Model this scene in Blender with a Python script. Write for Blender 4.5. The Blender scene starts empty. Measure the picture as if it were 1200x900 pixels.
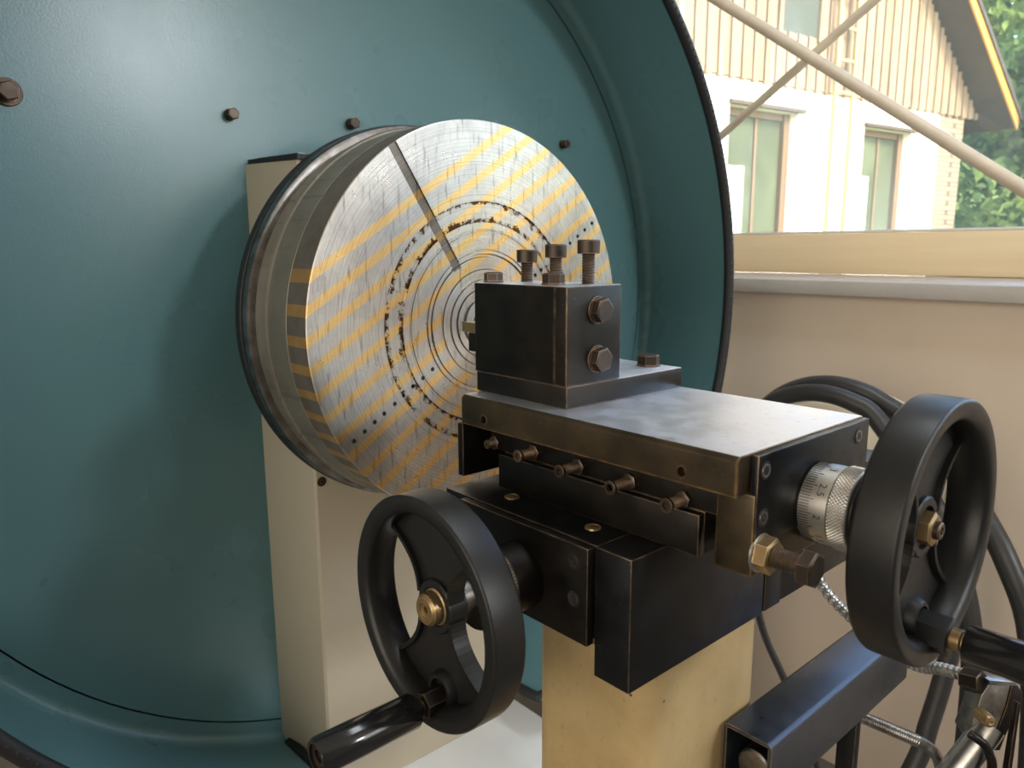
import bpy, bmesh, math, random
from mathutils import Vector, Matrix
S = bpy.context.scene
COL = S.collection
PI = math.pi
rnd = random.Random(7)

# ------------------------------------------------------------------ camera
CAMZ = 1.15
pit, hea, rol = math.radians(10.2375), math.radians(138.5644), math.radians(-0.2305)
fw = Vector((math.cos(hea)*math.cos(pit), math.sin(hea)*math.cos(pit), -math.sin(pit)))
rt = Vector((math.sin(hea), -math.cos(hea), 0)); up = rt.cross(fw)
rt, up = rt*math.cos(rol)+up*math.sin(rol), up*math.cos(rol)-rt*math.sin(rol)
cam = bpy.data.cameras.new('camera'); co = bpy.data.objects.new('camera', cam); COL.objects.link(co)
co.matrix_world = Matrix(((rt.x, up.x, -fw.x, 0), (rt.y, up.y, -fw.y, 0), (rt.z, up.z, -fw.z, CAMZ), (0, 0, 0, 1)))
cam.lens = 872.48*36/1200; cam.sensor_width = 36; cam.sensor_fit = 'HORIZONTAL'
cam.clip_start = .02; cam.clip_end = 300
cam.dof.use_dof = True; cam.dof.focus_distance = .62; cam.dof.aperture_fstop = 13
S.camera = co
# ------------------------------------------------------------------ world, sun, lamps, exposure
W = bpy.data.worlds.new('world'); S.world = W; W.use_nodes = True
wn = W.node_tree.nodes; wl = W.node_tree.links
sky = wn.new('ShaderNodeTexSky'); sky.sky_type = 'NISHITA'; sky.sun_disc = False
sky.sun_elevation = math.radians(38); sky.sun_rotation = math.radians(100); sky.air_density = 1.0; sky.dust_density = 2.0
wl.new(sky.outputs[0], wn['Background'].inputs[0]); wn['Background'].inputs[1].default_value = 1.5
def light(name, kind, loc, to, power, color, size=(1, 1), angle=None):
    L = bpy.data.lights.new(name, kind); L.energy = power; L.color = color
    if kind == 'AREA': L.shape = 'RECTANGLE'; L.size, L.size_y = size
    if angle: L.angle = angle
    o = bpy.data.objects.new(name, L); COL.objects.link(o); o.location = loc
    o.rotation_euler = (Vector(to)-Vector(loc)).to_track_quat('-Z', 'Y').to_euler()
    return o
sunv = Vector((.80, -.16, .60))
light('sun', 'SUN', (0, 0, 20), tuple(Vector((0, 0, 20))-sunv), 6.0, (1.0, .9, .74), angle=math.radians(.6))
p = light('window_portal', 'AREA', (1.25, 2.02, 1.97), (1.25, 0, 1.97), 1, (1, 1, 1), (5.5, 1.6)); p.data.cycles.is_portal = True
# added fill lights, plus daylight from an unseen window behind the camera
light('guard_sheen_light', 'AREA', (3.0, 1.40, 2.40), (-.7, .35, 1.35), 38, (.93, .97, 1.0), (.34, .34))  # added light without a fixture, gives the teal guard its sheen
light('window_fill', 'AREA', (1.95, 1.50, 1.70), (-.7, .42, 1.25), 11, (1.0, .99, .95), (.8, .8))  # added beside the window to brighten the chuck's upper left
light('side_window_daylight', 'AREA', (.4, -2.4, 1.6), (-.1, .8, .95), 62, (1.0, .89, .75), (3.2, 1.6))
light('overhead_fill', 'AREA', (-.1, .9, 2.9), (-.1, .9, 0), 16, (.86, .93, 1.0), (1.2, .4))  # added overhead light without a fixture, brightens the shelf and plate tops
S.view_settings.view_transform = 'Standard'; S.view_settings.look = 'None'
S.view_settings.exposure = 0.0; S.view_settings.gamma = 1.0; S.view_settings.use_curve_mapping = False
try: S.cycles.sample_clamp_indirect = 6; S.cycles.max_bounces = 8
except Exception: pass

# ------------------------------------------------------------------ materials
def srgb(r, g, b):
    f = lambda c: (c/255/12.92) if c/255 <= .04045 else ((c/255+.055)/1.055)**2.4
    return (f(r), f(g), f(b), 1)
class NT:
    def __init__(s, name):
        s.m = bpy.data.materials.new(name); s.m.use_nodes = True; s.t = s.m.node_tree
        s.b = s.t.nodes['Principled BSDF']; s.tc = s.t.nodes.new('ShaderNodeTexCoord')
    def n(s, typ, ins=None, **kw):
        x = s.t.nodes.new(typ)
        for k, v in kw.items(): setattr(x, k, v)
        for k, v in (ins or {}).items():
            if hasattr(v, 'is_output'): s.t.links.new(v, x.inputs[k])
            else: x.inputs[k].default_value = v
        return x
    def l(s, a, b): s.t.links.new(a, b)
    def noise(s, scale, detail=4, rough=.6, vec=None, dist=0):
        return s.n('ShaderNodeTexNoise', {'Vector': vec or s.tc.outputs['Object'], 'Scale': scale, 'Detail': detail, 'Roughness': rough, 'Distortion': dist}).outputs['Fac']
    def ramp(s, fac, stops):
        r = s.n('ShaderNodeValToRGB', {'Fac': fac}); e = r.color_ramp.elements
        while len(e) < len(stops): e.new(.5)
        for q, (pos, c) in zip(e, stops): q.position = pos; q.color = c if len(c) == 4 else (*c, 1)
        return r.outputs['Color']
    def mix(s, fac, a, b, mode='MIX'):
        x = s.n('ShaderNodeMix', {}, data_type='RGBA', blend_type=mode)
        for k, v in ((0, fac), (6, a), (7, b)):
            if hasattr(v, 'is_output'): s.l(v, x.inputs[k])
            else: x.inputs[k].default_value = v
        return x.outputs[2]
    def math(s, op, a, b=0.0, c=None):
        d = {0: a, 1: b}
        if c is not None: d[2] = c
        return s.n('ShaderNodeMath', d, operation=op).outputs[0]
    def bump(s, h, strength=.3, dist=.001, normal=None):
        d = {'Height': h, 'Strength': strength, 'Distance': dist}
        if normal: d['Normal'] = normal
        return s.n('ShaderNodeBump', d).outputs[0]
def K(v): return (v, v, v, 1)
def simple(name, c, rough=.5, metal=0, c2=None, ns=8, bump=0, bs=200, spec=None, coat=0, rr=None):
    t = NT(name)
    if c2: t.l(t.mix(t.ramp(t.noise(ns, 5), [(.35, K(0)), (.7, K(1))]), c, c2), t.b.inputs['Base Color'])
    else: t.b.inputs['Base Color'].default_value = c
    t.b.inputs['Roughness'].default_value = rough; t.b.inputs['Metallic'].default_value = metal
    if rr: t.l(t.ramp(t.noise(rr[0], 4), [(.3, K(rr[1])), (.7, K(rr[2]))]), t.b.inputs['Roughness'])
    if spec is not None: t.b.inputs['Specular IOR Level'].default_value = spec
    if coat: t.b.inputs['Coat Weight'].default_value = coat; t.b.inputs['Coat Roughness'].default_value = .15
    if bump: t.l(t.bump(t.noise(bs, 2), bump, .0006), t.b.inputs['Normal'])
    return t.m
def black_steel(name, c1, c2, rough=(.28, .5), wear=.0012, wc=None, streak=None):
    t = NT(name)
    col = t.mix(t.ramp(t.noise(22, 6, .65), [(.35, K(0)), (.72, K(1))]), c1, c2)
    spk = t.ramp(t.noise(420, 2, .5), [(.70, K(0)), (.76, K(1))])
    col = t.mix(t.math('MULTIPLY', spk, .35), col, srgb(120, 92, 66))
    bev = t.n('ShaderNodeBevel', {'Radius': wear}, samples=4).outputs[0]
    geo = t.n('ShaderNodeNewGeometry')
    d = t.n('ShaderNodeVectorMath', {0: bev, 1: geo.outputs['Normal']}, operation='DOT_PRODUCT').outputs['Value']
    e = t.ramp(t.math('SUBTRACT', 1.0, d), [(.015, K(0)), (.11, K(1))])
    e = t.math('MULTIPLY', e, t.ramp(t.noise(70, 3), [(.32, K(.1)), (.62, K(1))]))
    col = t.mix(e, col, wc or srgb(168, 138, 104))
    t.l(col, t.b.inputs['Base Color']); t.b.inputs['Metallic'].default_value = .75
    t.l(t.ramp(t.noise(45, 5), [(.3, K(rough[0])), (.7, K(rough[1]))]), t.b.inputs['Roughness'])
    t.l(t.bump(t.noise(600, 2), .12, .0004), t.b.inputs['Normal'])
    return t.m
M = {}
M['teal'] = simple('teal_enamel', srgb(86, 122, 127), .34, c2=srgb(84, 119, 124), ns=3, bump=.16, bs=420, rr=(3, .25, .31))
M['rubber'] = simple('black_rubber', (.012, .012, .013, 1), .55, bump=.3, bs=150)
M['cream'] = simple('cream_enamel', srgb(190, 180, 160), .42, c2=srgb(182, 171, 150), ns=4, bump=.12, bs=260)
M['white_enamel'] = simple('white_enamel', srgb(240, 243, 246), .35, c2=srgb(230, 234, 238), ns=6, bump=.05)
t = NT('cream_post_paint')
c = t.mix(t.ramp(t.noise(9, 6, .7), [(.35, K(0)), (.7, K(1))]), srgb(186, 162, 118), srgb(164, 138, 94))
mp = t.n('ShaderNodeMapping', {'Vector': t.tc.outputs['Object'], 'Scale': (110, 110, 45)}).outputs[0]
cr = t.ramp(t.n('ShaderNodeTexNoise', {'Vector': mp, 'Scale': 1.6, 'Detail': 9, 'Roughness': .75}).outputs['Fac'], [(.59, K(0)), (.66, K(1))])
c = t.mix(t.math('MULTIPLY', t.math('MULTIPLY', cr, .55), t.ramp(t.noise(6, 4), [(.42, K(.15)), (.62, K(1))])), c, srgb(96, 76, 52))
sp = t.ramp(t.n('ShaderNodeTexVoronoi', {'Vector': t.tc.outputs['Object'], 'Scale': 55}).outputs['Distance'], [(.05, K(1)), (.09, K(0))])
c = t.mix(t.math('MULTIPLY', sp, t.ramp(t.noise(14), [(.52, K(0)), (.6, K(1))])), c, srgb(50, 38, 28))
t.l(c, t.b.inputs['Base Color']); t.b.inputs['Roughness'].default_value = .42
t.l(t.bump(cr, .2, .0004), t.b.inputs['Normal']); M['post'] = t.m
M['black_steel'] = black_steel('blackened_steel', (.016, .015, .015, 1), (.030, .024, .019, 1))
M['dark_block'] = black_steel('blued_block_steel', (.016, .019, .023, 1), (.028, .028, .030, 1), (.3, .5))
M['sheen_steel'] = black_steel('warm_sheen_steel', (.040, .032, .022, 1), (.09, .064, .035, 1), (.34, .52), .0024, srgb(190, 150, 100))  # brown base imitates the warm sheen on the plate sides; edges are worn
M['brown_steel'] = black_steel('brown_oiled_steel', (.013, .0125, .012, 1), (.030, .023, .017, 1), (.35, .55), .0016)
M['bolt'] = black_steel('rusty_bolt_steel', (.050, .040, .034, 1), (.085, .058, .042, 1), (.35, .55), .0008, srgb(180, 150, 122))
M['gold_bolt'] = black_steel('yellow_zinc_steel', (.36, .25, .12, 1), (.20, .13, .06, 1), (.25, .45), .0008, srgb(240, 220, 180))
t = NT('worn_sheen_top')  # scratched worn steel; pale blue base also carries the sky's reflection
mp = t.n('ShaderNodeMapping', {'Vector': t.tc.outputs['Object'], 'Scale': (110, 620, 60), 'Rotation': (0, 0, .12)}).outputs[0]
sc = t.n('ShaderNodeTexNoise', {'Vector': mp, 'Scale': 1, 'Detail': 4, 'Roughness': .6}).outputs['Fac']
c = t.mix(t.ramp(sc, [(.63, K(0)), (.76, K(1))]), srgb(228, 232, 242), srgb(120, 118, 120))
c = t.mix(t.ramp(t.noise(12, 5), [(.5, K(0)), (.9, K(.5))]), c, srgb(150, 140, 130))
t.l(c, t.b.inputs['Base Color']); t.b.inputs['Metallic'].default_value = .9
t.l(t.ramp(t.noise(60, 5), [(.3, K(.32)), (.7, K(.44))]), t.b.inputs['Roughness'])
t.l(t.bump(sc, .15, .0002), t.b.inputs['Normal']); M['plate_top'] = t.m

# turned laminated chuck face: fine lathe grooves round the spindle axis (object origin = spindle centre)
CK = Vector((-.70, .5761, 1.0625)); CR = .2357
def turned(name, ca, cb, rough, rust=True, an=.55):
    t = NT(name)
    P = t.tc.outputs['Object']
    yz = t.n('ShaderNodeVectorMath', {0: P, 1: (0, 1, 1)}, operation='MULTIPLY').outputs[0]
    r = t.n('ShaderNodeVectorMath', {0: yz}, operation='LENGTH').outputs['Value']
    fine = t.n('ShaderNodeTexNoise', {'W': t.math('MULTIPLY', r, 900)}, noise_dimensions='1D').outputs['Fac']
    mid = t.n('ShaderNodeTexNoise', {'W': t.math('MULTIPLY', r, 130)}, noise_dimensions='1D').outputs['Fac']
    blot = t.noise(14, 6, .65)
    scr = t.n('ShaderNodeTexNoise', {'Vector': t.n('ShaderNodeMapping', {'Vector': P, 'Scale': (1, 210, 26), 'Rotation': (-.42, 0, 0)}).outputs[0], 'Scale': 1, 'Detail': 3}).outputs['Fac']
    col = t.mix(t.ramp(blot, [(.35, K(0)), (.68, K(1))]), ca, cb)
    col = t.mix(t.ramp(mid, [(.5, K(0)), (.75, K(.5))]), col, tuple(x*.5 for x in cb[:3])+(1,))
    col = t.mix(t.ramp(scr, [(.57, K(0)), (.72, K(.6))]), col, tuple(x*.32 for x in cb[:3])+(1,))
    if rust:
        band = t.math('MULTIPLY', t.math('GREATER_THAN', r, .1195), t.math('LESS_THAN', r, .1440))
        ed = t.math('MINIMUM', t.math('ABSOLUTE', t.math('SUBTRACT', r, .1205)), t.math('ABSOLUTE', t.math('SUBTRACT', r, .1435)))
        near = t.ramp(t.math('MULTIPLY', ed, 100), [(0, K(.16)), (.9, K(0))])
        rn = t.ramp(t.math('ADD', t.noise(75, 8, .8), near), [(.61, K(0)), (.64, K(1))])
        rn2 = t.ramp(t.noise(30, 5, .75), [(.69, K(0)), (.74, K(1))])
        rim = t.math('MULTIPLY', rn2, t.math('MULTIPLY', t.math('LESS_THAN', r, .125), .8))
        col = t.mix(t.math('MAXIMUM', t.math('MULTIPLY', rn, band), rim), col, srgb(70, 47, 30))
    t.l(col, t.b.inputs['Base Color']); t.b.inputs['Metallic'].default_value = 1
    t.l(t.ramp(blot, [(.3, K(rough-.05)), (.7, K(rough+.08))]), t.b.inputs['Roughness'])
    tan = t.n('ShaderNodeVectorMath', {0: (1, 0, 0), 1: yz}, operation='CROSS_PRODUCT').outputs[0]
    tan = t.n('ShaderNodeVectorMath', {0: tan}, operation='NORMALIZE').outputs[0]
    t.b.inputs['Anisotropic'].default_value = an
    t.l(tan, t.b.inputs['Tangent'])
    h = t.math('ADD', t.math('MULTIPLY', fine, .12), t.math('MULTIPLY', mid, 1.2))
    t.l(t.bump(h, .13, .0005), t.b.inputs['Normal'])
    return t.m
M['chuck_steel'] = turned('turned_steel', (.55, .53, .50, 1), (.33, .31, .29, 1), .29, an=.7)
M['chuck_brass'] = turned('turned_brass', (.70, .50, .24, 1), (.56, .36, .15, 1), .29, an=.7)
M['slot_steel'] = turned('milled_slot_steel', (.17, .15, .13, 1), (.10, .088, .075, 1), .45, rust=False, an=0)
M['slot_brass'] = turned('milled_slot_brass', (.30, .19, .08, 1), (.20, .12, .05, 1), .45, rust=False, an=0)
M['chuck_body'] = turned('chuck_body_steel', (.24, .22, .18, 1), (.17, .155, .125, 1), .46, rust=False, an=.2)
M['chuck_body'].node_tree.nodes['Principled BSDF'].inputs['Metallic'].default_value = .35
M['steel_edge'] = simple('oxidised_steel_edge', (.15, .13, .11, 1), .5, .35, c2=(.10, .085, .07, 1), ns=40)
M['brass_edge'] = simple('oxidised_brass_edge', (.42, .25, .09, 1), .45, .5, c2=(.30, .17, .06, 1), ns=40)
M['steel'] = simple('bright_steel', (.55, .55, .55, 1), .3, 1, c2=(.38, .36, .34, 1), ns=60)
M['old_steel'] = simple('old_steel', (.34, .33, .32, 1), .36, 1, c2=(.14, .12, .10, 1), ns=45, bump=.1, bs=300)
M['dial'] = simple('satin_dial_metal', (.58, .56, .53, 1), .36, .9, c2=(.48, .45, .40, 1), ns=70)
M['dark_dial'] = simple('brown_dial_metal', (.30, .23, .16, 1), .4, .9, c2=(.16, .12, .09, 1), ns=80)
M['ink'] = simple('dark_engraving', (.015, .014, .013, 1), .6)
M['plastic'] = simple('black_wheel_plastic', (.007, .007, .0075, 1), .40, c2=(.011, .0105, .010, 1), ns=30, bump=.12, bs=500, rr=(25, .34, .48), spec=.38)
M['gloss'] = simple('glossy_black_plastic', (.008, .008, .009, 1), .14, c2=(.012, .012, .012, 1), bump=.04, bs=40)
M['hose'] = simple('dark_hose_rubber', (.028, .028, .030, 1), .42, c2=(.04, .038, .036, 1), ns=20)
M['tube_steel'] = black_steel('mill_scale_steel', (.050, .062, .085, 1), (.075, .085, .108, 1), (.26, .4), .0018, srgb(190, 165, 130))
M['wall'] = simple('beige_wall_paint', srgb(226, 210, 193), .75, c2=srgb(221, 204, 187), ns=2, bump=.05)
M['wall_white'] = simple('light_wall_paint', srgb(205, 196, 182), .8)
M['ceil'] = simple('ceiling_paint', srgb(222, 219, 212), .85)
M['floor'] = simple('grey_screed', srgb(112, 108, 102), .5, c2=srgb(98, 94, 90), ns=2)
t = NT('varnished_pine'); mp = t.n('ShaderNodeMapping', {'Vector': t.tc.outputs['Object'], 'Scale': (1.5, 30, 30)}).outputs[0]
c = t.mix(t.ramp(t.n('ShaderNodeTexNoise', {'Vector': mp, 'Scale': 1.4, 'Detail': 5, 'Distortion': .6}).outputs['Fac'], [(.35, K(0)), (.7, K(1))]), srgb(246, 226, 190), srgb(241, 217, 178))
t.l(c, t.b.inputs['Base Color']); t.b.inputs['Roughness'].default_value = .45; M['pine'] = t.m
M['sill'] = simple('grey_sill_laminate', srgb(196, 190, 186), .35, c2=srgb(186, 180, 176), ns=20)
M['alu'] = simple('pale_aluminium', srgb(226, 224, 218), .35)
M['render'] = simple('white_render', srgb(236, 230, 214), .9, c2=srgb(228, 220, 202), ns=3)
t = NT('pale_brick')
uv = t.n('ShaderNodeMapping', {'Vector': t.tc.outputs['Object'], 'Rotation': (PI/2, 0, 0)}).outputs[0]
br = t.n('ShaderNodeTexBrick', {'Vector': uv, 'Scale': 1, 'Mortar Size': .008, 'Brick Width': .22, 'Row Height': .075, 'Color1': srgb(136, 122, 102), 'Color2': srgb(126, 112, 92), 'Mortar': srgb(92, 80, 66)})
t.l(br.outputs[0], t.b.inputs['Base Color']); t.l(t.bump(br.outputs['Fac'], -.6, .01), t.b.inputs['Normal']); t.b.inputs['Roughness'].default_value = .9; M['brick'] = t.m
t = NT('weathered_board'); mp = t.n('ShaderNodeMapping', {'Vector': t.tc.outputs['Object'], 'Scale': (14, 14, .9)}).outputs[0]
oi = t.n('ShaderNodeObjectInfo').outputs['Random']
c = t.mix(t.ramp(t.n('ShaderNodeTexNoise', {'Vector': mp, 'Scale': 2, 'Detail': 7, 'Roughness': .7}).outputs['Fac'], [(.35, K(0)), (.7, K(1))]), srgb(140, 118, 92), srgb(84, 68, 52))
c = t.mix(t.math('MULTIPLY', oi, .45), c, srgb(160, 138, 110))
t.l(c, t.b.inputs['Base Color']); t.b.inputs['Roughness'].default_value = .85; M['board'] = t.m
M['soffit'] = simple('brown_soffit', srgb(70, 57, 44), .8, c2=srgb(56, 45, 35), ns=6)
M['fascia'] = simple('yellow_fascia', srgb(190, 132, 48), .6)
M['roof'] = simple('dark_roof', srgb(60, 52, 46), .8)
M['brown_frame'] = simple('brown_window_frame', srgb(98, 78, 56), .6)
M['pane_reflection'] = simple('pale_pane_reflection', srgb(196, 200, 176), .9)
M['dark_room'] = simple('dark_interior', srgb(60, 66, 58), .9)
M['galv'] = simple('pale_ladder_paint', srgb(150, 134, 92), .6)
M['rod'] = simple('grey_brace_paint', srgb(216, 202, 182), .45, c2=srgb(204, 190, 170), ns=30)
M['grass'] = simple('grass_ground', srgb(110, 120, 60), .95, c2=srgb(84, 96, 48), ns=2)
M['bark'] = simple('bark', srgb(80, 64, 48), .9)
def leafmat(name, a, b):
    t = NT(name); oi = t.noise(1.3, 3)
    c = t.mix(t.ramp(oi, [(.35, K(0)), (.65, K(1))]), a, b)
    df = t.n('ShaderNodeBsdfDiffuse', {'Color': c}); tr = t.n('ShaderNodeBsdfTranslucent', {'Color': c})
    mx = t.n('ShaderNodeMixShader', {0: .4}); t.l(df.outputs[0], mx.inputs[1]); t.l(tr.outputs[0], mx.inputs[2])
    t.l(mx.outputs[0], t.t.nodes['Material Output'].inputs[0]); return t.m
M['leaf'] = leafmat('leaves', srgb(142, 160, 92), srgb(84, 112, 62)); M['leaf2'] = leafmat('darker_leaves', srgb(98, 116, 68), srgb(120, 112, 72))
t = NT('window_glass')
lw = t.n('ShaderNodeFresnel', {'IOR': 1.45}).outputs[0]
sm = t.ramp(t.n('ShaderNodeTexNoise', {'Vector': t.n('ShaderNodeMapping', {'Vector': t.tc.outputs['Object'], 'Scale': (5, 1, 1.2), 'Rotation': (0, .7, 0)}).outputs[0], 'Scale': 1.2, 'Detail': 3}).outputs['Fac'], [(.56, K(.034)), (.74, K(.11))])
tr = t.n('ShaderNodeBsdfTransparent', {'Color': (.96, .98, .97, 1)}); gl = t.n('ShaderNodeBsdfGlossy', {'Roughness': .01}); df = t.n('ShaderNodeBsdfTranslucent', {'Color': (.95, .95, .95, 1)})
m1 = t.n('ShaderNodeMixShader', {0: lw}); t.l(tr.outputs[0], m1.inputs[1]); t.l(gl.outputs[0], m1.inputs[2])
m2 = t.n('ShaderNodeMixShader', {0: sm}); t.l(m1.outputs[0], m2.inputs[1]); t.l(df.outputs[0], m2.inputs[2])
t.l(m2.outputs[0], t.t.nodes['Material Output'].inputs[0]); M['glass'] = t.m
M['pane_dark'] = simple('house_window_glass', srgb(62, 68, 52), .5, c2=srgb(86, 92, 72), ns=1, spec=.1)  # green in the base colour stands for trees mirrored in the panes
M['drum'] = simple('pale_glossy_drum', srgb(244, 238, 222), .22, c2=srgb(240, 222, 190), ns=7)

# ------------------------------------------------------------------ mesh helpers
def join(dst, src):
    me = bpy.data.meshes.new('t'); src.to_mesh(me); src.free(); dst.from_mesh(me); bpy.data.meshes.remove(me); return dst
def BM(): return bmesh.new()
def box(b, x0, x1, y0, y1, z0, z1, bev=0, seg=2, rot=None):
    s = BM(); bmesh.ops.create_cube(s, size=1)
    cx, cy, cz = (x0+x1)/2, (y0+y1)/2, (z0+z1)/2
    for v in s.verts: v.co = Vector((v.co.x*(x1-x0), v.co.y*(y1-y0), v.co.z*(z1-z0)))
    if bev: bmesh.ops.bevel(s, geom=list(s.edges), offset=bev, segments=seg, profile=.5, affect='EDGES')
    for v in s.verts:
        if rot: v.co = rot @ v.co
        v.co += Vector((cx, cy, cz))
    return join(b, s)
def frame(d):
    d = Vector(d).normalized(); a = Vector((0, 0, 1)) if abs(d.z) < .9 else Vector((1, 0, 0))
    u = d.cross(a).normalized(); return d, u, d.cross(u)
def lathe(b, o, d, prof, seg=32, phase=0, capped=True):
    """prof: list of (along, radius) from one end to the other"""
    o = Vector(o); d, u, w = frame(d); rings = []
    for a, r in prof:
        rings.append([b.verts.new(o+d*a+(u*math.cos(phase+2*PI*k/seg)+w*math.sin(phase+2*PI*k/seg))*r) for k in range(seg)])
    for i in range(len(rings)-1):
        for k in range(seg):
            b.faces.new((rings[i][k], rings[i+1][k], rings[i+1][(k+1) % seg], rings[i][(k+1) % seg]))
    if capped:
        b.faces.new(rings[0]); b.faces.new(list(reversed(rings[-1])))
    return b
def cyl(b, p0, p1, r, seg=24, bev=0, phase=0):
    p0, p1 = Vector(p0), Vector(p1); L = (p1-p0).length
    pr = [(0, r), (L, r)] if not bev else [(0, r-bev), (bev, r), (L-bev, r), (L, r-bev)]
    return lathe(b, p0, p1-p0, pr, seg, phase)
def hexa(b, p0, p1, af, phase=0, bev=.0008):
    p0, p1 = Vector(p0), Vector(p1); L = (p1-p0).length; r = af/math.sqrt(3)
    return lathe(b, p0, p1-p0, [(0, r), (L-bev, r), (L, r-bev*1.8)], 6, phase)
def thread(b, p0, p1, r, pitch=.0015, seg=16):
    p0, p1 = Vector(p0), Vector(p1); L = (p1-p0).length; n = max(2, int(L/pitch)); pr = []
    for i in range(n): pr += [(i*L/n, r*.86), ((i+.5)*L/n, r)]
    pr.append((L, r*.86)); return lathe(b, p0, p1-p0, pr, seg)
def catmull(pts, n=8):
    P = [Vector(p) for p in pts]; P = [P[0]*2-P[1]]+P+[P[-1]*2-P[-2]]; out = []
    for i in range(1, len(P)-2):
        for k in range(n):
            t_ = k/n; a, b_, c_, d_ = P[i-1:i+3]
            out.append(.5*((2*b_)+(c_-a)*t_+(2*a-5*b_+4*c_-d_)*t_*t_+(3*b_-a-3*c_+d_)*t_**3))
    out.append(P[-2]); return out
def tube(b, pts, r, seg=14, smooth=8, rf=None):
    P = catmull(pts, smooth) if smooth else [Vector(p) for p in pts]; rings = []; prev = None
    for i, p in enumerate(P):
        d = (P[min(i+1, len(P)-1)]-P[max(i-1, 0)]).normalized()
        if prev is None: _, u, _ = frame(d)
        else: u = (prev-d*prev.dot(d)).normalized()
        prev = u; w = d.cross(u); rr = rf(i, len(P)) if rf else r
        rings.append([b.verts.new(p+(u*math.cos(2*PI*k/seg)+w*math.sin(2*PI*k/seg))*rr) for k in range(seg)])
    for i in range(len(rings)-1):
        for k in range(seg): b.faces.new((rings[i][k], rings[i][(k+1) % seg], rings[i+1][(k+1) % seg], rings[i+1][k]))
    b.faces.new(list(reversed(rings[0]))); b.faces.new(rings[-1]); return b
def prism(b, poly, o, u, v, n, h):
    """extrude a 2-D polygon (list of (a,b)) placed with axes u,v at o along n by h"""
    o, u, v, n = map(Vector, (o, u, v, n)); n = n.normalized()
    lo = [b.verts.new(o+u*a+v*c) for a, c in poly]; hi = [b.verts.new(o+u*a+v*c+n*h) for a, c in poly]
    b.faces.new(list(reversed(lo))); b.faces.new(hi); m = len(poly)
    for i in range(m): b.faces.new((lo[i], lo[(i+1) % m], hi[(i+1) % m], hi[i]))
    return b
def cutm(b, c):
    """boolean difference of two bmeshes -> bmesh"""
    obs = []
    for x in (b, c):
        bmesh.ops.recalc_face_normals(x, faces=x.faces)
        me = bpy.data.meshes.new('t'); x.to_mesh(me); x.free(); o = bpy.data.objects.new('t', me); COL.objects.link(o); obs.append(o)
    md = obs[0].modifiers.new('b', 'BOOLEAN'); md.object = obs[1]; md.operation = 'DIFFERENCE'; md.solver = 'EXACT'
    dg = bpy.context.evaluated_depsgraph_get(); me = bpy.data.meshes.new_from_object(obs[0].evaluated_get(dg))
    r = BM(); r.from_mesh(me); bpy.data.meshes.remove(me)
    for o in obs: m_ = o.data; bpy.data.objects.remove(o); bpy.data.meshes.remove(m_)
    return r
def up_faces(b, z):  # up faces alone get the second material, lightened for the sky they reflect
    bmesh.ops.recalc_face_normals(b, faces=b.faces)
    for fc in b.faces: fc.material_index = 1 if fc.normal.z > .9 and fc.calc_center_median().z > z-.0005 else 0
    return b
def wloc(o):
    v = Vector((0, 0, 0))
    while o: v += o.location; o = o.parent
    return v
def obj(name, b, mat, parent=None, origin=None, ang=32, recalc=True):
    if recalc: bmesh.ops.recalc_face_normals(b, faces=b.faces)
    org = Vector(origin) if origin is not None else (wloc(parent) if parent else Vector((0, 0, 0)))
    bmesh.ops.translate(b, verts=b.verts, vec=-org)
    me = bpy.data.meshes.new(name); b.to_mesh(me); b.free()
    for m_ in (mat if isinstance(mat, (list, tuple)) else [mat]): me.materials.append(M[m_])
    if ang:
        for pl in me.polygons: pl.use_smooth = True
        me.set_sharp_from_angle(angle=math.radians(ang))
    o = bpy.data.objects.new(name, me); COL.objects.link(o); o.parent = parent
    o.location = org-(wloc(parent) if parent else Vector((0, 0, 0)))
    return o
def tag(o, label=None, cat=None, group=None, kind=None):
    for k, v in (('label', label), ('category', cat), ('group', group), ('kind', kind)):
        if v: o[k] = v
    return o
def thing(name, label, cat, loc, group=None):
    o = bpy.data.objects.new(name, None); COL.objects.link(o); o.location = loc; o.empty_display_size = .05
    return tag(o, label, cat, group)
def copy(o, parent, loc, rot=None):
    c_ = o.copy(); COL.objects.link(c_); c_.parent = parent; c_.location = loc
    if rot is not None: c_.rotation_euler = rot
    return c_

# ------------------------------------------------------------------ the room
def struct(name, b, mat, parent=None, **k):
    o = obj(name, b, mat, parent, **k); o['kind'] = 'structure'; return o
struct('floor', box(BM(), -2.1, 4.3, -2.7, 1.54, -.08, 0), 'floor')
struct('ceiling', box(BM(), -2.1, 4.3, -2.7, 2.0, 3.0, 3.1), 'ceil')
b = BM()
box(b, -2.1, 4.3, 1.54, 2.0, 0, 1.054); box(b, -2.1, 4.3, 1.54, 2.0, 2.80, 3.0)
box(b, -2.1, -1.5, 1.54, 2.0, 1.054, 2.80); box(b, 4.0, 4.3, 1.54, 2.0, 1.054, 2.80)
struct('wall_window_side', b, 'wall')
struct('wall_behind_guard', box(BM(), -2.2, -2.1, -2.7, 2.0, 0, 3.0), 'wall_white')
struct('wall_far_end', box(BM(), 4.3, 4.4, -2.7, 2.0, 0, 3.0), 'wall_white')
struct('wall_near_side', box(BM(), -2.1, 4.3, -2.8, -2.7, 0, 3.0), 'wall_white')
b = box(BM(), -1.5, 4.0, 1.50, 1.875, 1.0545, 1.0855, .004)
tag(struct('trim_1', b, 'sill'), 'grey laminate window sill along the beige wall')
w = bpy.data.objects.new('window_1', None); COL.objects.link(w); w.location = (0, 1.85, 1.086); w['kind'] = 'structure'
obj('bottom_rail', box(BM(), -1.5, 4.0, 1.85, 1.91, 1.0865, 1.186, .004), 'pine', w)
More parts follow.
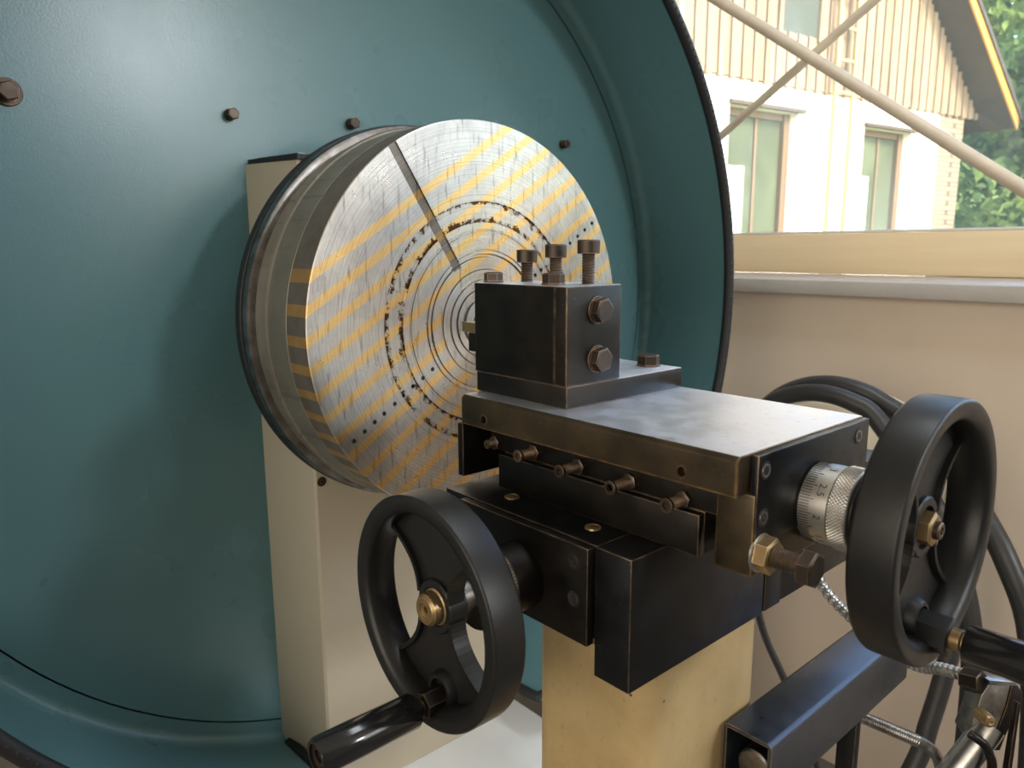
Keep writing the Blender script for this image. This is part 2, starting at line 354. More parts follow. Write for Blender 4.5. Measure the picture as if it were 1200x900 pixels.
obj('glazing_bead', box(BM(), -1.49, 3.99, 1.856, 1.876, 1.1865, 1.193, .002), 'alu', w)
obj('top_rail', box(BM(), -1.5, 4.0, 1.85, 1.91, 2.70, 2.80, .004), 'pine', w)
for x in (-1.5, 1.25, 3.9): obj('side_rail', box(BM(), x, x+.1, 1.85, 1.91, 1.187, 2.699, .004), 'pine', w)
for x0, x1 in ((-1.41, 1.26), (1.34, 3.91)): obj('pane', box(BM(), x0, x1, 1.880, 1.886, 1.18, 2.71), 'glass', w, ang=None)

# diagonal steel brace rods crossing in front of the window
def rod(p0, p1, r, label):
    p0, p1 = Vector(p0), Vector(p1); d = (p1-p0).normalized()
    R_ = thing('brace_rod', label, 'rod', tuple((p0+p1)/2), 'diagonal brace rods across the window')
    obj('bar', cyl(BM(), p0, p1, r, 20), 'rod', R_)
    for p, s in ((p0, 1), (p1, -1)):
        b = hexa(BM(), p+d*s*.03, p+d*s*.05, .05); box(b, p.x-.035, p.x+.035, 1.515, 1.539, p.z-.05, p.z+.05, .003)
        cyl(b, (p.x, 1.52, p.z), (p.x, p.y, p.z), .012); obj('end_bracket', b, 'rod', R_)
s1 = (1.2441-1.7005)/(-.3883+1.0293)
rod((-1.62, 1.47, 1.7005-s1*.0+s1*(-1.62+1.0293)), (.35, 1.47, 1.7005+s1*(.35+1.0293)), .0118, 'thick pale brace rod running down to the right across the window')
s2 = (1.6132-1.3882)/(-.6597+1.0051)
rod((-1.62, 1.50, 1.3882+s2*(-1.62+1.0051)), (.9, 1.50, 1.3882+s2*(.9+1.0051)), .0088, 'thinner grey brace rod rising to the right behind the thick one')

# ------------------------------------------------------------------ outside: house, ladder, trees
th = math.radians(81.5); fd = Vector((math.cos(th), math.sin(th), 0)); fn = Vector((math.sin(th), -math.cos(th), 0))
HP = Vector((-4.582, 13.791, 0))
def hb(b, t0, t1, z0, z1, n0, n1, bev=0):
    """box in facade coordinates: t along facade (0 = far corner), n outwards"""
    s = BM(); box(s, t0, t1, n0, n1, z0, z1, bev)
    for v in s.verts: v.co = HP+fd*v.co.x+fn*v.co.y+Vector((0, 0, v.co.z))
    return join(b, s)
G0 = -.35
struct('ground', box(BM(), -40, 25, 2.05, 60, G0-.1, G0), 'grass')
H = thing('house', 'white rendered house with brown board gable seen through the window', 'house', tuple(HP+fd*-4+Vector((0, 0, G0))))
W1 = (-5.52, -4.20, .95, 2.90); W2 = (-2.70, -1.50, .95, 2.86)
b = BM(); ts = [-11, W1[0], W1[1], W2[0], W2[1], -.72]
for i in range(5):
    if i in (1, 3):
        q = W1 if i == 1 else W2; hb(b, ts[i], ts[i+1], G0, q[2], -.3, 0); hb(b, ts[i], ts[i+1], q[3], 3.2, -.3, 0)
    else: hb(b, ts[i], ts[i+1], G0, 3.2, -.3, 0)
obj('rendered_wall', b, 'render', H, ang=None)
b = hb(BM(), -.72, 0, G0, 3.2, -.3, .0); hb(b, -.3, 0, G0, 3.2, -7, -.3)
o = obj('brick_corner', b, 'brick', H, ang=None)
for q in (W1, W2):
    fr = BM(); a, c_, z0, z1 = q
    hb(fr, a, a+.07, z0, z1, -.22, -.15); hb(fr, c_-.11, c_, z0, z1, -.22, -.12); hb(fr, a, c_, z1-.09, z1, -.22, -.15); hb(fr, a, c_, z0, z0+.07, -.22, -.13)
    mid = a+(c_-a)*.52; hb(fr, mid, mid+.045, z0, z1, -.215, -.165)
    f_ = obj('window_frame', fr, 'brown_frame', H, ang=None)
    obj('pane', hb(BM(), a+.06, c_-.1, z0+.06, z1-.08, -.20, -.19), 'pane_dark', f_, ang=None)
    obj('pane_reflection', hb(BM(), a+.06, a+(c_-a)*.40, z0+.06, z0+1.25, -.187, -.180), 'pane_reflection', f_, ang=None)  # pale sheet added on the pane for the bright wall it reflects
    obj('lintel_shade', hb(BM(), a-.02, c_+.12, z1, z1+.05, -.02, .05), 'soffit', H, ang=None)
RS = -.9; ZR = lambda t_: 4.76+RS*(t_+1.3)     # underside of the rake
AP = -5.1
bw = .104; k = 0; protos = {}
t0 = -8.6
while t0 < .42:
    t1 = t0+bw-.016
    zt = ZR(t1) if t1 > AP else ZR(AP)-abs(RS)*(AP-t0)
    zt0 = ZR(t0) if t0 > AP else zt
    off = .03 if k % 2 else .012
    b = BM(); z0 = 3.19+(.0 if k % 2 else .02)
    segs = [(z0, zt)]
    if -4.68-bw*.6 < t0 < -3.98: segs = [(z0, 3.85), (4.9, zt)]
    for za, zb in segs:
        if zb <= za: continue
        hb(b, t0, t1, za, zb, 0, off+.02)
    obj('board', b, 'board', H, ang=None); t0 += bw; k += 1
b = BM(); prism(b, [(-8.7, 3.2), (.42, 3.2), (AP, ZR(AP)-.02)], HP-fn*.1, fd, (0, 0, 1), fn, .09)
obj('gable_backing', b, 'soffit', H, ang=None)
obj('gable_window', hb(BM(), -4.70, -3.95, 3.85, 4.9, .0, .035), 'dark_room', H, ang=None)
obj('window_surround', hb(hb(BM(), -4.76, -4.70, 3.8, 4.95, 0, .07), -3.95, -3.89, 3.8, 4.95, 0, .07), 'board', H, ang=None)
for sgn in (1, -1):
    b = BM(); ta, tb = (AP, .62) if sgn > 0 else (AP, -10.6)
    f = (lambda t_: ZR(t_)) if sgn > 0 else (lambda t_: ZR(AP)-abs(RS)*(AP-t_))
    prism(b, [(ta, f(ta)), (tb, f(tb)), (tb, f(tb)+.10), (ta, f(ta)+.10)], HP-fn*8, fd, (0, 0, 1), fn, 8.5)
    obj('soffit', b, 'soffit', H, ang=None)
    b = BM(); prism(b, [(ta, f(ta)+.11), (tb+.05*sgn, f(tb)+.11), (tb+.05*sgn, f(tb)+.2), (ta, f(ta)+.2)], HP-fn*8, fd, (0, 0, 1), fn, 8.56)
    obj('roof_slope', b, 'roof', H, ang=None)
    b = BM(); prism(b, [(ta, f(ta)-.03), (tb, f(tb)-.03), (tb, f(tb)+.16), (ta, f(ta)+.16)], HP+fn*.502, fd, (0, 0, 1), fn, .03)
    obj('fascia', b, 'fascia', H, ang=None)
LD = thing('ladder', 'pale ladder fixed upright on the house wall between its windows', 'ladder', tuple(HP+fd*-3.46+fn*.15+Vector((0, 0, G0))))
for t_ in (-3.68, -3.29): obj('rail', hb(BM(), t_, t_+.05, G0, 6.6, .12, .17, .005), 'galv', LD)
for k in range(16): obj('rung', hb(BM(), -3.63, -3.29, .36+.405*k, .395+.405*k, .13, .16, .005), 'galv', LD)

def tree(x, y, h, w_, mat, label, n=2600, ls=.16, z0=.4):
    T = thing('tree', label, 'tree', (x, y, G0), 'trees beyond the house')
    b = lathe(BM(), (x, y, G0), (0, 0, 1), [(0, .22), (h*.4, .14), (h*.9, .05)], 10); 
    for k in range(6):
        a = k*1.05; tube(b, [(x, y, G0+h*(.3+.08*k)), (x+math.cos(a)*w_*.4, y+math.sin(a)*w_*.4, G0+h*(.42+.08*k))], .04, 6, 0)
    obj('trunk', b, 'bark', T)
    vs, fs = [], []
    blobs = [(rnd.uniform(-.55, .55)*w_, rnd.uniform(-.55, .55)*w_, rnd.uniform(z0, .92)*h, rnd.uniform(.28, .5)*w_) for _ in range(16)]
    for k in range(n):
        bx, by, bz, br_ = rnd.choice(blobs); d = Vector((rnd.gauss(0, 1), rnd.gauss(0, 1), rnd.gauss(0, 1))).normalized()*br_*rnd.uniform(.75, 1.05)
        c = Vector((bx, by, bz+G0))+d; u = Vector((rnd.gauss(0, 1), rnd.gauss(0, 1), rnd.gauss(0, 1))).normalized(); v = u.cross(Vector((rnd.gauss(0, 1), rnd.gauss(0, 1), rnd.gauss(0, 1)))).normalized()
        s = ls*rnd.uniform(.6, 1.3); i = len(vs)
        vs += [(c-u*s)[:], (c+v*s*.5)[:], (c+u*s)[:], (c-v*s*.5)[:]]; fs.append((i, i+1, i+2, i+3))
    me = bpy.data.meshes.new('foliage'); me.from_pydata(vs, [], fs); me.materials.append(M[mat])
    o = bpy.data.objects.new('foliage', me); COL.objects.link(o); o.parent = T; o.location = (0, 0, -G0); o['kind'] = 'stuff'
tree(-4.4, 17.8, 6.4, 2.0, 'leaf', 'bright green leafy tree just right of the house corner', 9000, .14, .1)
tree(-8.5, 24.5, 10.5, 3.2, 'leaf', 'tall green tree standing behind the house roof edge', 9000, .2, .1)
tree(-1.4, 14.6, 7.0, 1.7, 'leaf2', 'darker green tree at the right edge of the window view', 8000, .13, .05)
tree(-2.5, 24.5, 12, 3.3, 'leaf2', 'farthest dark green tree behind the others', 8000, .25, .05)

b = BM(); bmesh.ops.create_uvsphere(b, u_segments=48, v_segments=20, radius=1)
for v in b.verts: v.co = Vector((-6+v.co.x*34, 52+v.co.y*16, G0-1+v.co.z*9))
struct('hillside', b, 'grass', ang=60)

# ------------------------------------------------------------------ round teal guard behind the chuck
AX = Vector((0, .5761, 1.0625)); AY, AZ = AX.y, AX.z
def ax_lathe(b, prof, seg=160, capped=False):
    """lathe about the spindle axis; prof = (X, radius)"""
    return lathe(b, (0, AY, AZ), (1, 0, 0), prof, seg, capped=capped)
GD = thing('round_guard', 'large round teal dish-shaped guard behind the striped chuck', 'guard', (-.96, AY, .42))
obj('back_plate', ax_lathe(BM(), [(-.960, .001), (-.960, .612), (-.964, .612), (-.964, .001)], 160), 'teal', GD)
R0, R1 = .642, .629
prof = [(-.960, .6100), (-.960, .6265)]
for k in range(1, 9):
    a = PI/2*k/8; prof.append((-.960+.014*(1-math.cos(a)), .6265+.0140*math.sin(a)))
prof += [(-.768, R1), (-.768, R1+.003)] + [(-.940, .6450), (-.958, .6440), (-.9640, .6380), (-.9640, .6100)]
b = ax_lathe(BM(), prof+[prof[0]], 160)
bmesh.ops.remove_doubles(b, verts=b.verts, dist=1e-5)
YA, YB = .400, .737
b = cutm(b, box(BM(), -.97, -.70, YA, YB, .3, .60))
obj('rim_wall', b, 'teal', GD, origin=(-.96, AY, .42))
# black edge trim round the rim, open at the bottom slot, with ribs
b = BM(); aA = math.atan2(-math.sqrt(.632**2-(YA-AY)**2), YA-AY); aB = math.atan2(-math.sqrt(.632**2-(YB-AY)**2), YB-AY)
n_ = 150; tot = 2*PI-(aB-aA); pts = []
for k in range(n_+1):
    a = aB+tot*k/n_; pts.append((-.766, AY+.6305*math.cos(a), AZ+.6305*math.sin(a)))
P0, P1 = Vector(pts[0]), Vector(pts[-1])
zB, zA = P0.z, P1.z
full = [(-.945, YB, zB-.012), (-.80, YB, zB-.003), (-.778, YB+.001, zB-.001)] + pts[1:-1] + [(-.778, YA-.001, zA-.001), (-.80, YA, zA-.003), (-.945, YA, zA-.012)]
tube(b, full, .0088, 12, 0)
obj('edge_trim', b, 'rubber', GD)
b = BM()
for k in range(300):
    a = aB+.05+(tot-.1)*k/300; c, s = math.cos(a), math.sin(a)
    o_ = Vector((-.766, AY+.6305*c, AZ+.6305*s)); cyl(b, o_+Vector((.0055, -.0035*c, -.0035*s)), o_+Vector((.0095, -.001*c, -.001*s)), .0018, 5)
o = obj('trim_rib', b, 'rubber', GD); o['kind'] = 'stuff'
for (y, z, r_, wsh) in ((.1475, 1.3134, .0098, 1), (.3806, 1.3163, .0072, 0), (.5499, 1.3225, .0076, 0), (.9667, 1.3309, .0070, 0)):
    b = BM()
    if wsh: cyl(b, (-.960, y, z), (-.957, y, z), r_*1.45, 28, .0008)
    cyl(b, (-.960, y, z), (-.953, y, z), r_*1.02, 20); hexa(b, (-.953, y, z), (-.946, y, z), r_*1.8, .3)
    obj('hex_bolt', b, 'bolt', GD)

# ------------------------------------------------------------------ cream machine stand
ST = thing('machine_stand', 'cream steel machine column standing in front of the round teal guard', 'machine stand', (-.9, .58, 0))
XF = -.865
poly = [(-.962, .3975), (-.9605, .396), (-.958, .3965), (-.868, .4213), (-.865, .4245), (-.865, .726), (-.868, .729), (-.962, .752)]
b = BM(); prism(b, poly, (0, 0, .379), (1, 0, 0), (0, 1, 0), (0, 0, 1), 1.2575-.379)
obj('column', b, 'cream', ST, ang=20)
b = BM(); prism(b, [(-.959, .400), (-.859, .4185), (-.858, .732), (-.959, .750)], (0, 0, 1.2578), (1, 0, 0), (0, 1, 0), (0, 0, 1), .006)
obj('top_cap', b, 'rubber', ST)
b = BM(); prism(b, [(-.955, .41), (-.869, .425), (-.869, .71), (-.955, .72)], (0, 0, 1.264), (1, 0, 0), (0, 1, 0), (0, 0, 1), .0022)
obj('cap_sheet', b, 'old_steel', ST)
b = BM(); box(b, -1.5, -.49, .36, .7855, 0, .3785, .006, 3); obj('base_shelf', b, 'white_enamel', ST)
b = BM(); cyl(b, (-.8652, .431, .853), (-.8635, .431, .853), .0065, 20, .0006); cyl(b, (-.8650, .431, .853), (-.8628, .431, .853), .0028, 12)
obj('screw', b, 'brown_steel', ST)

# ------------------------------------------------------------------ laminated magnetic chuck
CH = thing('round_chuck', 'round laminated steel and brass striped chuck face on the spindle', 'chuck', tuple(CK))
f = lambda *a: [(CK.x+x, r) for x, r in a]
obj('chuck_body', ax_lathe(BM(), f((-.0005-.045, .02), (-.0455, .2357-.0012), (-.0467, .2357), (-.0925, .2357), (-.0935, .2378), (-.0985, .2388), (-.1005, .2372), (-.1015, .2345), (-.128, .2345), (-.128, .02)), 160), 'chuck_body', CH)
obj('back_ring', ax_lathe(BM(), f((-.128, .02), (-.1285, .2395), (-.1300, .2432), (-.1335, .2450), (-.1400, .2452), (-.1425, .2440), (-.1430, .02)), 160), 'old_steel', CH)
obj('rear_flange', ax_lathe(BM(), f((-.1430, .02), (-.1432, .2450), (-.1445, .2462), (-.1570, .2462), (-.1585, .2450), (-.1590, .02)), 160), 'rubber', CH)
prof = [(-.045, .0645), (-.001, .0645), (-.001, .079), (-.003, .0796), (-.003, .0822), (0, .0828), (0, .0856), (-.0016, .0860), (-.0016, .0872), (0, .0876), (0, .1084), (-.0012, .1088), (-.0012, .1094), (0, .1098), (0, .1203), (-.0013, .1208), (-.0013, .1426), (0, .1431), (0, .2347), (-.0010, .2357), (-.045, .2357), (-.045, .0645)]
base = lathe(BM(), (0, 0, 0), (1, 0, 0), prof, 144, capped=False)
bmesh.ops.remove_doubles(base, verts=base.verts, dist=1e-6)
bmesh.ops.recalc_face_normals(base, faces=base.faces)
SA = math.radians(32.5+90); SU = Vector((0, math.cos(SA), math.sin(SA))); SV = Vector((0, math.cos(SA-PI/2), math.sin(SA-PI/2)))
# radial slot milled from the inner rings out to the edge
cb = BM(); s = BM(); bmesh.ops.create_cube(s, size=1)
for v in s.verts:
    a, r_, q = v.co.x*.0028-.0003, (.0765+(v.co.y+.5)*.20), v.co.z*.0118
    v.co = Vector((a, 0, 0))+SU*r_+SV*q
join(cb, s); base = cutm(base, cb)
hole_s = [-.2197, -.2038, -.1883, -.1735, -.1567, -.1422, -.126, -.1104, -.0945, .099, .1111, .1737, .1908, .2067, .2235]
cb = BM()
for hh in hole_s:
    p_ = SV*hh+SU*.0024; lathe(cb, p_+Vector((-.008, 0, 0)), (1, 0, 0), [(0, .0026), (.02, .0026)], 14)
base = cutm(base, cb)
bmesh.ops.remove_doubles(base, verts=base.verts, dist=1e-7)
masterme = bpy.data.meshes.new('t'); base.to_mesh(masterme); base.free()
bounds = []; v0 = -.2357; hb_ = .0049
centers = [.0165+.0263*k for k in range(-7, 7)]
for c in centers: bounds.append((v0, c-hb_, 'chuck_steel', 'steel_strip')); bounds.append((c-hb_, c+hb_, 'chuck_brass', 'brass_strip')); v0 = c+hb_
bounds.append((v0, .2358, 'chuck_steel', 'steel_strip'))
for a, c, mt, nm in bounds:
    b = BM(); b.from_mesh(masterme)
    for off, sg in ((a, -1), (c, 1)):
        g = list(b.verts)+list(b.edges)+list(b.faces)
        r_ = bmesh.ops.bisect_plane(b, geom=g, plane_co=SU*off, plane_no=SU*sg, clear_outer=True, dist=1e-7)
        ed = [e for e in r_['geom_cut'] if isinstance(e, bmesh.types.BMEdge)]
        if ed: bmesh.ops.holes_fill(b, edges=[e for e in ed if e.is_valid and e.is_boundary], sides=0)
    if not b.verts: b.free(); continue
    bmesh.ops.translate(b, verts=b.verts, vec=CK)
    bmesh.ops.recalc_face_normals(b, faces=b.faces)
    for fc in b.faces:
        cc = fc.calc_center_median()-CK; fc.material_index = 1 if abs(fc.normal.x) < .5 and math.hypot(cc.y, cc.z) > .2335 and abs(cc.normalized().dot(fc.normal)) > .8 else 0
        if fc.normal.x > .5 and -.0035 < cc.x < -.0008 and abs(cc.dot(SV)) < .0058 and cc.dot(SU) > .0775: fc.material_index = 2
    mt = [mt, 'steel_edge' if mt == 'chuck_steel' else 'brass_edge', 'slot_steel' if mt == 'chuck_steel' else 'slot_brass']
    b.verts.index_update(); isl = []; todo = set(b.verts)
    while todo:
        st = [todo.pop()]; g = set(st)
        while st:
            for e in st.pop().link_edges:
                for v in e.verts:
                    if v in todo: todo.discard(v); g.add(v); st.append(v)
        isl.append([v.index for v in g])
    b.verts.index_update(); isl = [set(i) for i in isl]
    if len(isl) == 1: obj(nm, b, mt, CH, origin=CK, ang=25); continue
    tm = bpy.data.meshes.new('t'); b.to_mesh(tm); b.free()
    for g in isl:
        if len(g) < 12: continue
        b = BM(); b.from_mesh(tm); b.verts.ensure_lookup_table()
        bmesh.ops.delete(b, geom=[v for v in b.verts if v.index not in g], context='VERTS')
        obj(nm, b, mt, CH, origin=CK, ang=25)
    bpy.data.meshes.remove(tm)
bpy.data.meshes.remove(masterme)
hub = [(-.045, .0005), (-.040, .0005), (-.040, .014), (-.006, .014), (-.003, .017), (-.003, .024), (-.0005, .0245), (-.0005, .030), (-.004, .0305), (-.004, .034), (-.001, .0345), (-.001, .0415), (-.0035, .042), (-.0035, .045), (0, .0455), (0, .052), (-.002, .0525), (-.002, .0555), (0, .056), (0, .0640), (-.045, .0641)]
obj('center_hub', ax_lathe(BM(), f(*hub), 96), 'chuck_steel', CH, origin=CK)

# ------------------------------------------------------------------ support post
PS = thing('support_post', 'cream painted square post with worn crackled paint under the slides', 'post', (-.324, .421, 0))
b = BM(); s = BM(); bmesh.ops.create_cube(s, size=1)
for v in s.verts: v.co = Vector((-.3300+v.co.x*.111, .4320+v.co.y*.148, .4398+v.co.z*.8796))
bmesh.ops.bevel(s, geom=[e for e in s.edges if abs(e.verts[0].co.z-e.verts[1].co.z) > .1], offset=.022, segments=8, profile=.5, affect='EDGES')
obj('shaft', join(b, s), 'post', PS)
obj('floor_flange', box(BM(), -.400, -.266, .350, .512, 0, .012, .002), 'brown_steel', PS)

# ------------------------------------------------------------------ screws
def shcs_recess(b, p, d, r, depth=.0):
    """socket head: annular rim + recessed hexagon"""
    p = Vector(p); d = Vector(d)
    lathe(b, p, d, [(0, r), (.0007, r*.97), (.0007, r*.62), (-.002, r*.58)], 20, capped=False)
    lathe(b, p, d, [(-.0015, r*1.25), (0.0002, r*1.25), (.0002, r*1.12), (-.0012, r*1.10), (-.0012, r), (.0, r)], 20, capped=False)
    return b
def socket_screw(parent, p, d, r, mat):
    o = obj('socket_screw', shcs_recess(BM(), p, d, r), mat, parent)
    obj('hex_recess', lathe(BM(), p, d, [(-.0002, .0002), (.0008, r*.62), (-.0008, r*.66), (-.0008, .0002)], 6, capped=False) if False else lathe(BM(), p, d, [(.0009, r*.60), (.0002, r*.64)], 6), 'ink', o)
    obj('counterbore', lathe(BM(), p, d, [(.00005, r*1.28), (.00035, r*1.28), (.00035, r*1.05), (.00005, r*1.05)], 24, capped=False), 'ink', o)

# ------------------------------------------------------------------ handwheel builder (local axis +A outwards)
WR, WI, WD = .0737, .0605, .024
def handwheel(parent, c, d, updir, handle_ang, hl, spoke_ang):
    """c: centre of the front face; d: outward axis"""
    c = Vector(c); d = Vector(d); u = Vector(updir); w_ = d.cross(u)
    def pt(a, x, y): return c+d*a+u*x+w_*y
    prof = []
    for (a, r, r0, q) in ((-.0020, WR-.0020, .0020, 0), (-WD+.0025, WR-.0025, .0025, 1)):
        for k in range(6):
            th_ = PI/2*k/5
            if q == 0: prof.append((a+r0*math.cos(th_), r+r0*math.sin(th_)))
            else: prof.append((a-r0*math.sin(th_), r+r0*math.cos(th_)))
    prof += [(-WD, WI+.003), (-WD+.002, WI+.001), (-.012, WI), (-.0035, WI+.0012), (-.0012, WI+.0030), (0, WI+.0060)]
    b = BM(); lathe(b, c, d, prof+[prof[0]], 96, capped=False); bmesh.ops.remove_doubles(b, verts=b.verts, dist=1e-6)
    HW = obj('handwheel', b, 'plastic', parent, ang=40)
    # two flared spokes with raised edges
    b = BM(); n_ = 12
    for sg in (0, PI):
        a0 = math.radians(spoke_ang)+sg; ea, eb = [], []
        for k in range(n_+1):
            s_ = k/n_; r_ = .006+s_*(WI-.004); hw = .0160+.0285*s_**2.3
            if k == n_: hw = .0445
            rr = .006+s_*(WI*.72-.006)
            ea.append((rr, hw)); eb.append((rr, -hw))
        X_ = lambda a_, h_: (a_*math.cos(a0)-h_*math.sin(a0), a_*math.sin(a0)+h_*math.cos(a0))
        arc = []
        m0 = math.atan2(.0445, WI*.72)
        for k in range(1, 12):
            an = m0*(1-2*k/12); arc.append((WI*1.012*math.cos(an), WI*1.012*math.sin(an)))
        outline = [X_(*q) for q in ea]+[X_(*q) for q in arc]+[X_(*q) for q in reversed(eb)]
        prism(b, outline, pt(-.0205, 0, 0), u, w_, d, .005)
        for side in (ea, eb):
            P_ = [X_(*q) for q in side]
            for i in range(len(P_)-1):
                (x0, y0), (x1, y1) = P_[i], P_[i+1]; q = Vector((x1-x0, y1-y0)).normalized(); nn = Vector((-q.y, q.x))*.0014
                prism(b, [(x0-nn.x, y0-nn.y), (x1+q.x*.0005-nn.x, y1+q.y*.0005-nn.y), (x1+q.x*.0005+nn.x, y1+q.y*.0005+nn.y), (x0+nn.x, y0+nn.y)], pt(-.0235, 0, 0), u, w_, d, .0115)
    lathe(b, pt(-.026, 0, 0), d, [(0, .0175), (.0125, .0175), (.0135, .0165), (.0135, .0125), (.009, .0120), (.009, .004)], 40)
    obj('spoke_web', b, 'plastic', HW, ang=35)
    ha = math.radians(handle_ang); hx, hy = .0585*math.cos(ha), .0585*math.sin(ha)
    b = lathe(BM(), pt(-.021, hx*.93, hy*.93), d, [(0, .0135), (.008, .0125), (.011, .0105), (.011, .0085), (.007, .008), (.007, .001)], 32)
    obj('handle_boss', b, 'plastic', HW)
    return HW, pt, hx, hy

def crank_handle(HW, pt, hx, hy, L, r0, r1, square, lo=.0125):
    o0 = pt(0, hx, hy); d = (pt(1, 0, 0)-pt(0, 0, 0)).normalized()
    if not square:
        b = hexa(BM(), pt(-.014, hx, hy), pt(.0035, hx, hy), .0150, .35); obj('hex_spacer', b, 'black_steel', HW)
    if square:
        b = hexa(BM(), pt(-.014, hx, hy), pt(.0060, hx, hy), .019, .35)
        obj('hex_spacer', b, 'plastic', HW)
    b = lathe(BM(), pt(-.012, hx, hy), d, [(0, .0045), (.016, .0045), (.0165, .0062), (.0225, .0062), (.0235, .005), (.0240, .005)], 24)
    obj('handle_pin', b, 'gold_bolt' if square else 'brown_steel', HW)
    pr = [(lo, r0*.55), (lo+.0006, r0*.92), (lo+.002, r0), (lo+L*.6, (r0+r1)/2+.0003), (lo+L-.002, r1), (lo+L, r1*.88), (lo+L, r1*.72), (lo+L-.003, r1*.70), (lo+L-.003, .001)]
    H_ = obj('crank_handle', lathe(BM(), o0, d, pr, 40, capped=False), 'gloss', HW, ang=40)
    b = lathe(BM(), o0+d*(lo+L-.0029), d, [(0, r1*.70), (.0014, r1*.66), (.0014, r1*.40), (-.004, r1*.36), (-.004, .0005)], 28, capped=False)
    obj('handle_end', b, 'brown_steel', H_)

# ------------------------------------------------------------------ cross slide (lower)
CS = thing('cross_slide', 'black lower slide block with handwheel at left on the cream post', 'machine slide', (-.36, .42, .88))
XB = -.2653
b = box(BM(), -.2942, XB, .3285, .4835, .8800, .9678, .0011); box(b, -.452, -.2944, .3300, .4835, .9040, .9676, .0008)
obj('slide_block', b, 'dark_block', CS)
obj('clamp_plate', box(BM(), -.452, XB-.0008, .4872, .5112, .8800, .9672, .001), 'dark_block', CS)
b = box(BM(), -.450, XB-.0008, .5120, .690, .8815, .9668, .001)
obj('rear_guide', b, 'dark_block', CS)
EP = obj('end_plate', box(BM(), -.4237, -.2945, .3140+.0078, .3283, .9020, .9675, .0008), 'black_steel', CS)
for (x, z) in ((-.3060, .9565), (-.3060, .9310), (-.413, .9565), (-.413, .9310)):
    socket_screw(CS, (x, .3218, z), (0, -1, 0), .0042, 'old_steel')
WX, WZ = -.357, .9305
b = lathe(BM(), (WX, .3218, WZ), (0, -1, 0), [(-.001, .0235), (.0215, .0235), (.0222, .0228), (.0222, .01)], 48)
obj('dial_boss', b, 'black_steel', CS)
b = lathe(BM(), (WX, .2990, WZ), (0, -1, 0), [(0, .012), (0, .0246), (.0006, .0252), (.0190, .0252), (.0198, .0244), (.0198, .012)], 60)
DL = obj('graduated_dial', b, 'dark_dial', CS)
b = BM()
for k in range(72):
    a = 2*PI*k/72; L = .0085 if k % 2 else .0125; q = Vector((math.cos(a), 0, math.sin(a)))
    s = BM(); box(s, -.00022, .00022, -L/2, L/2, -.0002, .0002)
    m4 = Matrix.Rotation(PI/2-a, 3, 'Y')
    for v in s.verts: v.co = m4 @ v.co+Vector((WX, .2985-L/2, WZ))+q*.0252
    join(b, s)
o = obj('graduation', b, 'ink', DL); o['kind'] = 'stuff'
obj('lead_screw', cyl(BM(), (WX, .30, WZ), (WX, .250, WZ), .0105, 24), 'old_steel', CS)
HW, pt, hx, hy = handwheel(CS, (WX, .2370, WZ), (0, -1, 0), (0, 0, 1), 186.5, .073, 3)
crank_handle(HW, pt, hx, hy, .066, .0108, .0108, False, .0085)
b = lathe(BM(), pt(-.016, 0, 0), (0, -1, 0), [(0, .0112), (.001, .0118), (.003, .0118), (.0035, .0108), (.0095, .0102), (.0112, .0085), (.0112, .0055), (.0098, .0050), (.0098, .0025), (.0070, .0022), (.0070, .0004)], 32)
obj('center_nut', b, 'gold_bolt', HW)
for (x, y) in ((-.400, .3527), (-.3171, .3513)):
    b = lathe(BM(), (x, y, .9675), (0, 0, 1), [(0, .0058), (.0010, .0056), (.0014, .0046), (.0008, .0038), (.0016, .0020), (.0016, .0003)], 24)
    obj('oil_nipple', b, 'gold_bolt', CS)

# ------------------------------------------------------------------ top slide (upper)
TS = thing('top_slide', 'black upper slide with worn bright top plate and handwheel at right', 'machine slide', (-.33, .42, .968))
PX0, PX1, PY0, PY1 = -.4537, -.2100, .3475, .5000
b = BM()
s = BM(); bmesh.ops.create_cube(s, size=1)
for v in s.verts: v.co = Vector(((PX0+PX1)/2+v.co.x*(PX1-PX0), (PY0+PY1)/2+v.co.y*(PY1-PY0), 1.0275+v.co.z*.0234))
bmesh.ops.bevel(s, geom=[e for e in s.edges if all(v.co.z > 1.03 and v.co.y < .36 for v in e.verts)], offset=.0042, segments=5, profile=.5, affect='EDGES')
bmesh.ops.bevel(s, geom=[e for e in s.edges if len(e.link_faces) == 2 and e.calc_face_angle() > 1.0], offset=.0005, segments=1, affect='EDGES')
hc = BM()
for x in (-.4262, -.2460): cyl(hc, (x, .34, 1.0232), (x, .354, 1.0232), .0030, 16)
b = cutm(s, hc)
bmesh.ops.recalc_face_normals(b, faces=b.faces)
me_faces = [fc for fc in b.faces]
for fc in me_faces: fc.material_index = 1 if fc.normal.z > .9 and fc.calc_center_median().z > 1.035 else 0
obj('top_plate', b, ['sheen_steel', 'plate_top'], TS, ang=30)
for x in (-.4262, -.2460):
    obj('screw_hole', lathe(BM(), (x, .3475, 1.0232), (0, -1, 0), [(-.004, .0030), (.0003, .0030), (.0003, .0042), (-.0002, .0044)], 20, capped=False), 'brown_steel', TS)
YG = .3606
b = box(BM(), -.4400, -.2284, .3665, .490, .9955, 1.0155, .0004); box(b, -.4240, -.2415, .3665, .490, .9683, .9954, .0004)
obj('slide_body', b, 'black_steel', TS)
b = box(BM(), -.4247, -.2415, YG, .3663, .9684, .9945, .0006)
obj('gib_strip', b, 'black_steel', TS)
obj('left_end_plate', box(BM(), -.4597, PX0+.001, .3480, .495, .9725, 1.0156, .0006), 'black_steel', TS)
b = box(BM(), -.2303, -.2060, .3606, .4990, .9672, 1.0155, .0008); obj('end_block', b, 'sheen_steel', TS)
